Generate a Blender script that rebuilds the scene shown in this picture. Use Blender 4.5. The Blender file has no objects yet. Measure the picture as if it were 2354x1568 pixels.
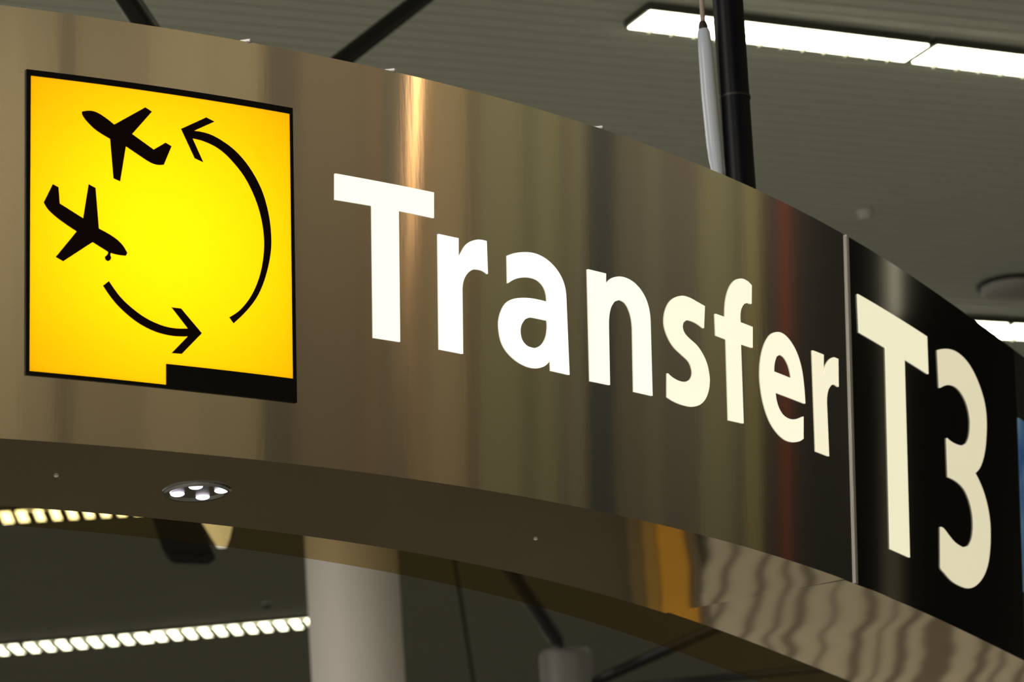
import bpy, bmesh, math, json
from mathutils import Vector, Matrix, geometry

# ------------------------------------------------------------------ camera, world, lamps, exposure
SC = bpy.context.scene
COL = SC.collection
IW, IH = 2354, 1568
F = 8302.08                    # focal length in pixels of the 2354 px wide frame
PITCH, ROLL = 0.286092, -0.069146
CX, CY = 1178.9, 787.9
EYE = Vector((0, 0, 1.6))
S = 0.8                        # sign height in metres
_f = Vector((0, math.cos(PITCH), math.sin(PITCH)))
_u0 = Vector((0, -math.sin(PITCH), math.cos(PITCH)))
_r0 = Vector((1, 0, 0))
RT = _r0*math.cos(ROLL) + _u0*math.sin(ROLL)
UP = -_r0*math.sin(ROLL) + _u0*math.cos(ROLL)

cam = bpy.data.cameras.new('camera')
camo = bpy.data.objects.new('camera', cam)
COL.objects.link(camo)
m3 = Matrix((RT, UP, -_f)).transposed()
camo.matrix_world = Matrix.Translation(EYE) @ m3.to_4x4()
cam.sensor_width = 36
cam.lens = F/IW*36
cam.shift_x = -(CX-IW/2)/IW
cam.shift_y = (CY-IH/2)/IW
cam.clip_start = 0.1
cam.clip_end = 200
cam.dof.use_dof = True
cam.dof.focus_distance = 7.1
cam.dof.aperture_fstop = 7.0
SC.camera = camo

SC.view_settings.view_transform = 'Standard'
SC.view_settings.look = 'None'
SC.view_settings.exposure = 0.0
SC.view_settings.gamma = 1.0
SC.view_settings.use_curve_mapping = False

world = bpy.data.worlds.new('world')
SC.world = world
world.use_nodes = True
world.node_tree.nodes['Background'].inputs[0].default_value = (0.85, 0.84, 0.76, 1)
world.node_tree.nodes['Background'].inputs[1].default_value = 0.62

CEIL = 6.6                     # ceiling height, m
LAMP_W = 3.05


def area(name, loc, size, power, color=(1, .93, .8), sy=None, rot=(0, 0, 0)):
    l = bpy.data.lights.new(name, 'AREA')
    l.energy = power
    l.color = color
    l.size = size
    if sy:
        l.shape = 'RECTANGLE'
        l.size_y = sy
    o = bpy.data.objects.new(name, l)
    o.location = loc
    o.rotation_euler = rot
    COL.objects.link(o)
    return o


# unseen ceiling lamps added to light the hall beyond, beside and behind the view
for k, (lx, ly, pw) in enumerate(((-1, 0, 150), (-3, 4, 120), (-3, 14, 60), (-5, 3, 100), (-5, 10, 150), (-1, 27, 80), (6, 27, 30), (-6, 24, 110), (0, -5, 150))):
    area('ceiling_lamp', (lx, ly, CEIL-.35), .5, pw, sy=2.4)

# added unseen fill lights brightening the right-hand wall for its reflection in the steel
for wy in (-.5, 4.2, 8.9):
    area('wall_fill_light', (4.7, wy, CEIL-.25), .25, 95, (1, .985, .93), 4.4, (0, math.radians(-48), 0))
# added unseen fill light on the low wall mirrored in the soffit
area('rib_fill_light', (1.4, 13.9, 3.9), 2.2, 14, (1, .93, .8), .2, (math.radians(40), 0, 0))

# ------------------------------------------------------------------ helpers


def at(px, py, Y):
    """world point seen at pixel px,py of the photograph, Y metres in front of the eye"""
    d = RT*((px-CX)/F) + UP*(-(py-CY)/F) + _f
    return EYE + d*(Y/d.y)


def at_z(px, py, z):
    d = RT*((px-CX)/F) + UP*(-(py-CY)/F) + _f
    return EYE + d*((z-EYE.z)/d.z)


def mat(name, color, rough=.5, metal=0., spec=.5, noise=0., nscale=20., stretch=(1, 1, 1), bump=0.):
    m = bpy.data.materials.new(name)
    m.use_nodes = True
    nt = m.node_tree
    b = nt.nodes['Principled BSDF']
    b.inputs['Base Color'].default_value = (*color, 1)
    b.inputs['Roughness'].default_value = rough
    b.inputs['Metallic'].default_value = metal
    b.inputs['Specular IOR Level'].default_value = spec
    if noise or bump:
        tc = nt.nodes.new('ShaderNodeTexCoord')
        mp = nt.nodes.new('ShaderNodeMapping')
        mp.inputs['Scale'].default_value = stretch
        nz = nt.nodes.new('ShaderNodeTexNoise')
        nz.inputs['Scale'].default_value = nscale
        nz.inputs['Detail'].default_value = 5
        nt.links.new(tc.outputs['Object'], mp.inputs[0])
        nt.links.new(mp.outputs[0], nz.inputs['Vector'])
        if noise:
            mr = nt.nodes.new('ShaderNodeMapRange')
            mr.inputs['To Min'].default_value = 1-noise
            mr.inputs['To Max'].default_value = 1+noise
            hs = nt.nodes.new('ShaderNodeMix')
            hs.data_type = 'RGBA'
            hs.blend_type = 'MULTIPLY'
            hs.inputs['Factor'].default_value = 1
            hs.inputs[6].default_value = (*color, 1)
            nt.links.new(nz.outputs['Fac'], mr.inputs['Value'])
            nt.links.new(mr.outputs[0], hs.inputs[7])
            nt.links.new(hs.outputs[2], b.inputs['Base Color'])
        if bump:
            bp = nt.nodes.new('ShaderNodeBump')
            bp.inputs['Strength'].default_value = bump
            bp.inputs['Distance'].default_value = .01
            nt.links.new(nz.outputs['Fac'], bp.inputs['Height'])
            nt.links.new(bp.outputs[0], b.inputs['Normal'])
    return m


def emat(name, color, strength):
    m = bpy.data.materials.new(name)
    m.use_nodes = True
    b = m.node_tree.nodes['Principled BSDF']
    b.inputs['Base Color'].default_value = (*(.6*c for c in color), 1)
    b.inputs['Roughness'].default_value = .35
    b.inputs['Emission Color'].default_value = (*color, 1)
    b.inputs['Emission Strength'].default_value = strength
    return m


def link(name, me, m, parent=None):
    o = bpy.data.objects.new(name, me)
    COL.objects.link(o)
    if m:
        for q in (m if isinstance(m, (list, tuple)) else [m]):
            me.materials.append(q)
    if parent:
        o.parent = parent
    return o


def obj(name, bm, m, parent=None, smooth=False):
    me = bpy.data.meshes.new(name)
    bmesh.ops.recalc_face_normals(bm, faces=bm.faces[:])
    for f in bm.faces:
        f.smooth = smooth
    bm.to_mesh(me)
    bm.free()
    return link(name, me, m, parent)


def tag(o, label=None, cat=None, group=None, kind=None):
    for k, v in (('label', label), ('category', cat), ('group', group), ('kind', kind)):
        if v:
            o[k] = v
    return o


def thing(name, label, cat, loc=(0, 0, 0), rz=0., group=None):
    o = bpy.data.objects.new(name, None)
    o.empty_display_size = .1
    COL.objects.link(o)
    o.location = loc
    o.rotation_euler = (0, 0, rz)
    o.matrix_world = Matrix.Translation(loc) @ Matrix.Rotation(rz, 4, 'Z')
    return tag(o, label, cat, group)


def rel(o, parent):
    """keep world-space mesh coordinates under a placed parent"""
    o.matrix_parent_inverse = parent.matrix_world.inverted()
    return o


def box(bm, c, s, rot=None):
    r = bmesh.ops.create_cube(bm, size=1)
    M = Matrix.Translation(c) @ (rot.to_4x4() if rot else Matrix.Identity(4)) @ Matrix.Diagonal((*s, 1))
    bmesh.ops.transform(bm, matrix=M, verts=r['verts'])
    return r['verts']


def bevel(bm, w=.004, seg=2):
    bmesh.ops.bevel(bm, geom=bm.edges[:], offset=w, segments=seg, profile=.5, affect='EDGES')


def tube(bm, pts, radii, n=24, caps=True):
    """lofted round tube through points"""
    pts = [Vector(p) for p in pts]
    rings = []
    for i, p in enumerate(pts):
        d = (pts[min(i+1, len(pts)-1)] - pts[max(i-1, 0)]).normalized()
        a = d.orthogonal() if i == 0 else (a0 - d*a0.dot(d))
        a.normalize()
        a0 = a
        b = d.cross(a)
        rings.append([bm.verts.new(p + (a*math.cos(t*2*math.pi/n) + b*math.sin(t*2*math.pi/n))*radii[i]) for t in range(n)])
    for r0, r1 in zip(rings, rings[1:]):
        for i in range(n):
            bm.faces.new((r0[i], r0[(i+1) % n], r1[(i+1) % n], r1[i]))
    if caps:
        bm.faces.new(rings[0][::-1])
        bm.faces.new(rings[-1])


def autosmooth(o, deg=40):
    me = o.data
    for f in me.polygons:
        f.use_smooth = True
    bm = bmesh.new()
    bm.from_mesh(me)
    for e in bm.edges:
        e.smooth = e.calc_face_angle(0) < math.radians(deg)
    bm.to_mesh(me)
    bm.free()
    return o


# ------------------------------------------------------------------ the curved sign surface
AX, AY = -4.2612, 12.6747
R0, FLARE, ZB = 6.03732, 0.073, 2.12282
C2, S2, C3, S3 = -0.0727413, -0.4487182, -0.1288735, 0.1956141


def sign_pt(thd, zn, off=0.):
    """thd: angle along the band in degrees; zn: 0 bottom .. 1 top; off: metres outwards"""
    def q(t, z):
        r = R0*(1 + C2*(math.cos(2*t)-1) + S2*math.sin(2*t) + C3*(math.cos(3*t)-1) + S3*math.sin(3*t)) + FLARE*z
        return Vector((AX + r*math.sin(t), AY - r*math.cos(t), ZB+z))
    t = math.radians(thd)
    p = q(t, zn)
    w = Vector((p.x*S, p.y*S, p.z*S + EYE.z))
    if off:
        n = (q(t+.001, zn)-q(t-.001, zn)).cross(q(t, zn+.01)-q(t, zn-.01)).normalized()
        w = w + n*off
    return w


def plan_pt(thd, depth, z):
    """point at sign-centred angle thd, `depth` metres behind the lower face line"""
    t = math.radians(thd)
    p = sign_pt(thd, 0)
    v = Vector((math.sin(t), -math.cos(t), 0))
    return Vector((p.x, p.y, z)) - v*depth


def radial_width(thd, depth):
    return plan_pt(thd, depth, 0)


def sheet(name, loops, m, parent, off0, off1, step=1.0, holes=True):
    """flat outline(s) given in sign coordinates, cut along the curve, wrapped on the face and given thickness"""
    L = [[Vector((a, b, 0)) for a, b in lp] for lp in loops]
    tris = geometry.tessellate_polygon(L)
    flat = [v for lp in L for v in lp]
    bm = bmesh.new()
    vs = [bm.verts.new(v) for v in flat]
    for t in tris:
        a, b, c = (flat[i] for i in t)
        if abs((b-a).cross(c-a).z) < 1e-9:
            continue
        try:
            bm.faces.new([vs[i] for i in t])
        except ValueError:
            pass
    x0 = min(v.x for v in flat)
    x1 = max(v.x for v in flat)
    x = math.floor(x0/step)*step + step
    while x < x1:
        bmesh.ops.bisect_plane(bm, geom=bm.verts[:]+bm.edges[:]+bm.faces[:], dist=1e-5, plane_co=(x, 0, 0), plane_no=(1, 0, 0))
        x += step
    bmesh.ops.dissolve_degenerate(bm, dist=1e-6, edges=bm.edges[:])
    # orient all one way
    for f in bm.faces:
        f.normal_update()
        if f.normal.z < 0:
            f.normal_flip()
    bm.verts.index_update()
    me = bpy.data.meshes.new(name)
    V, FA, UVS = [], [], []
    n = len(bm.verts)
    for v in bm.verts:
        V.append(sign_pt(v.co.x, v.co.y, off1))
        UVS.append((v.co.x, v.co.y))
    for v in bm.verts:
        V.append(sign_pt(v.co.x, v.co.y, off0))
        UVS.append((v.co.x, v.co.y))
    front = 0
    for f in bm.faces:
        FA.append([v.index for v in f.verts])
        front += 1
    for f in bm.faces:
        FA.append([v.index+n for v in reversed(f.verts)])
    for e in bm.edges:
        if len(e.link_faces) == 1:
            f = e.link_faces[0]
            a, b = e.verts
            for l in f.loops:
                if l.edge == e:
                    a, b = l.vert, l.link_loop_next.vert
            FA.append([b.index, a.index, a.index+n, b.index+n])
    bm.free()
    me.from_pydata(V, [], FA)
    uv = me.uv_layers.new(name='UVMap')
    for p in me.polygons:
        for li in p.loop_indices:
            u = UVS[me.loops[li].vertex_index]
            uv.data[li].uv = (u[0]*.13, u[1])
    me.update()
    o = link(name, me, m, parent)
    # faces of the sheet are smooth along the bend, the cut edges are sharp
    for i, p in enumerate(me.polygons):
        p.use_smooth = i < 2*front
    b2 = bmesh.new()
    b2.from_mesh(me)
    for e in b2.edges:
        e.smooth = e.calc_face_angle(0) < math.radians(30)
    b2.to_mesh(me)
    b2.free()
    return o


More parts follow.
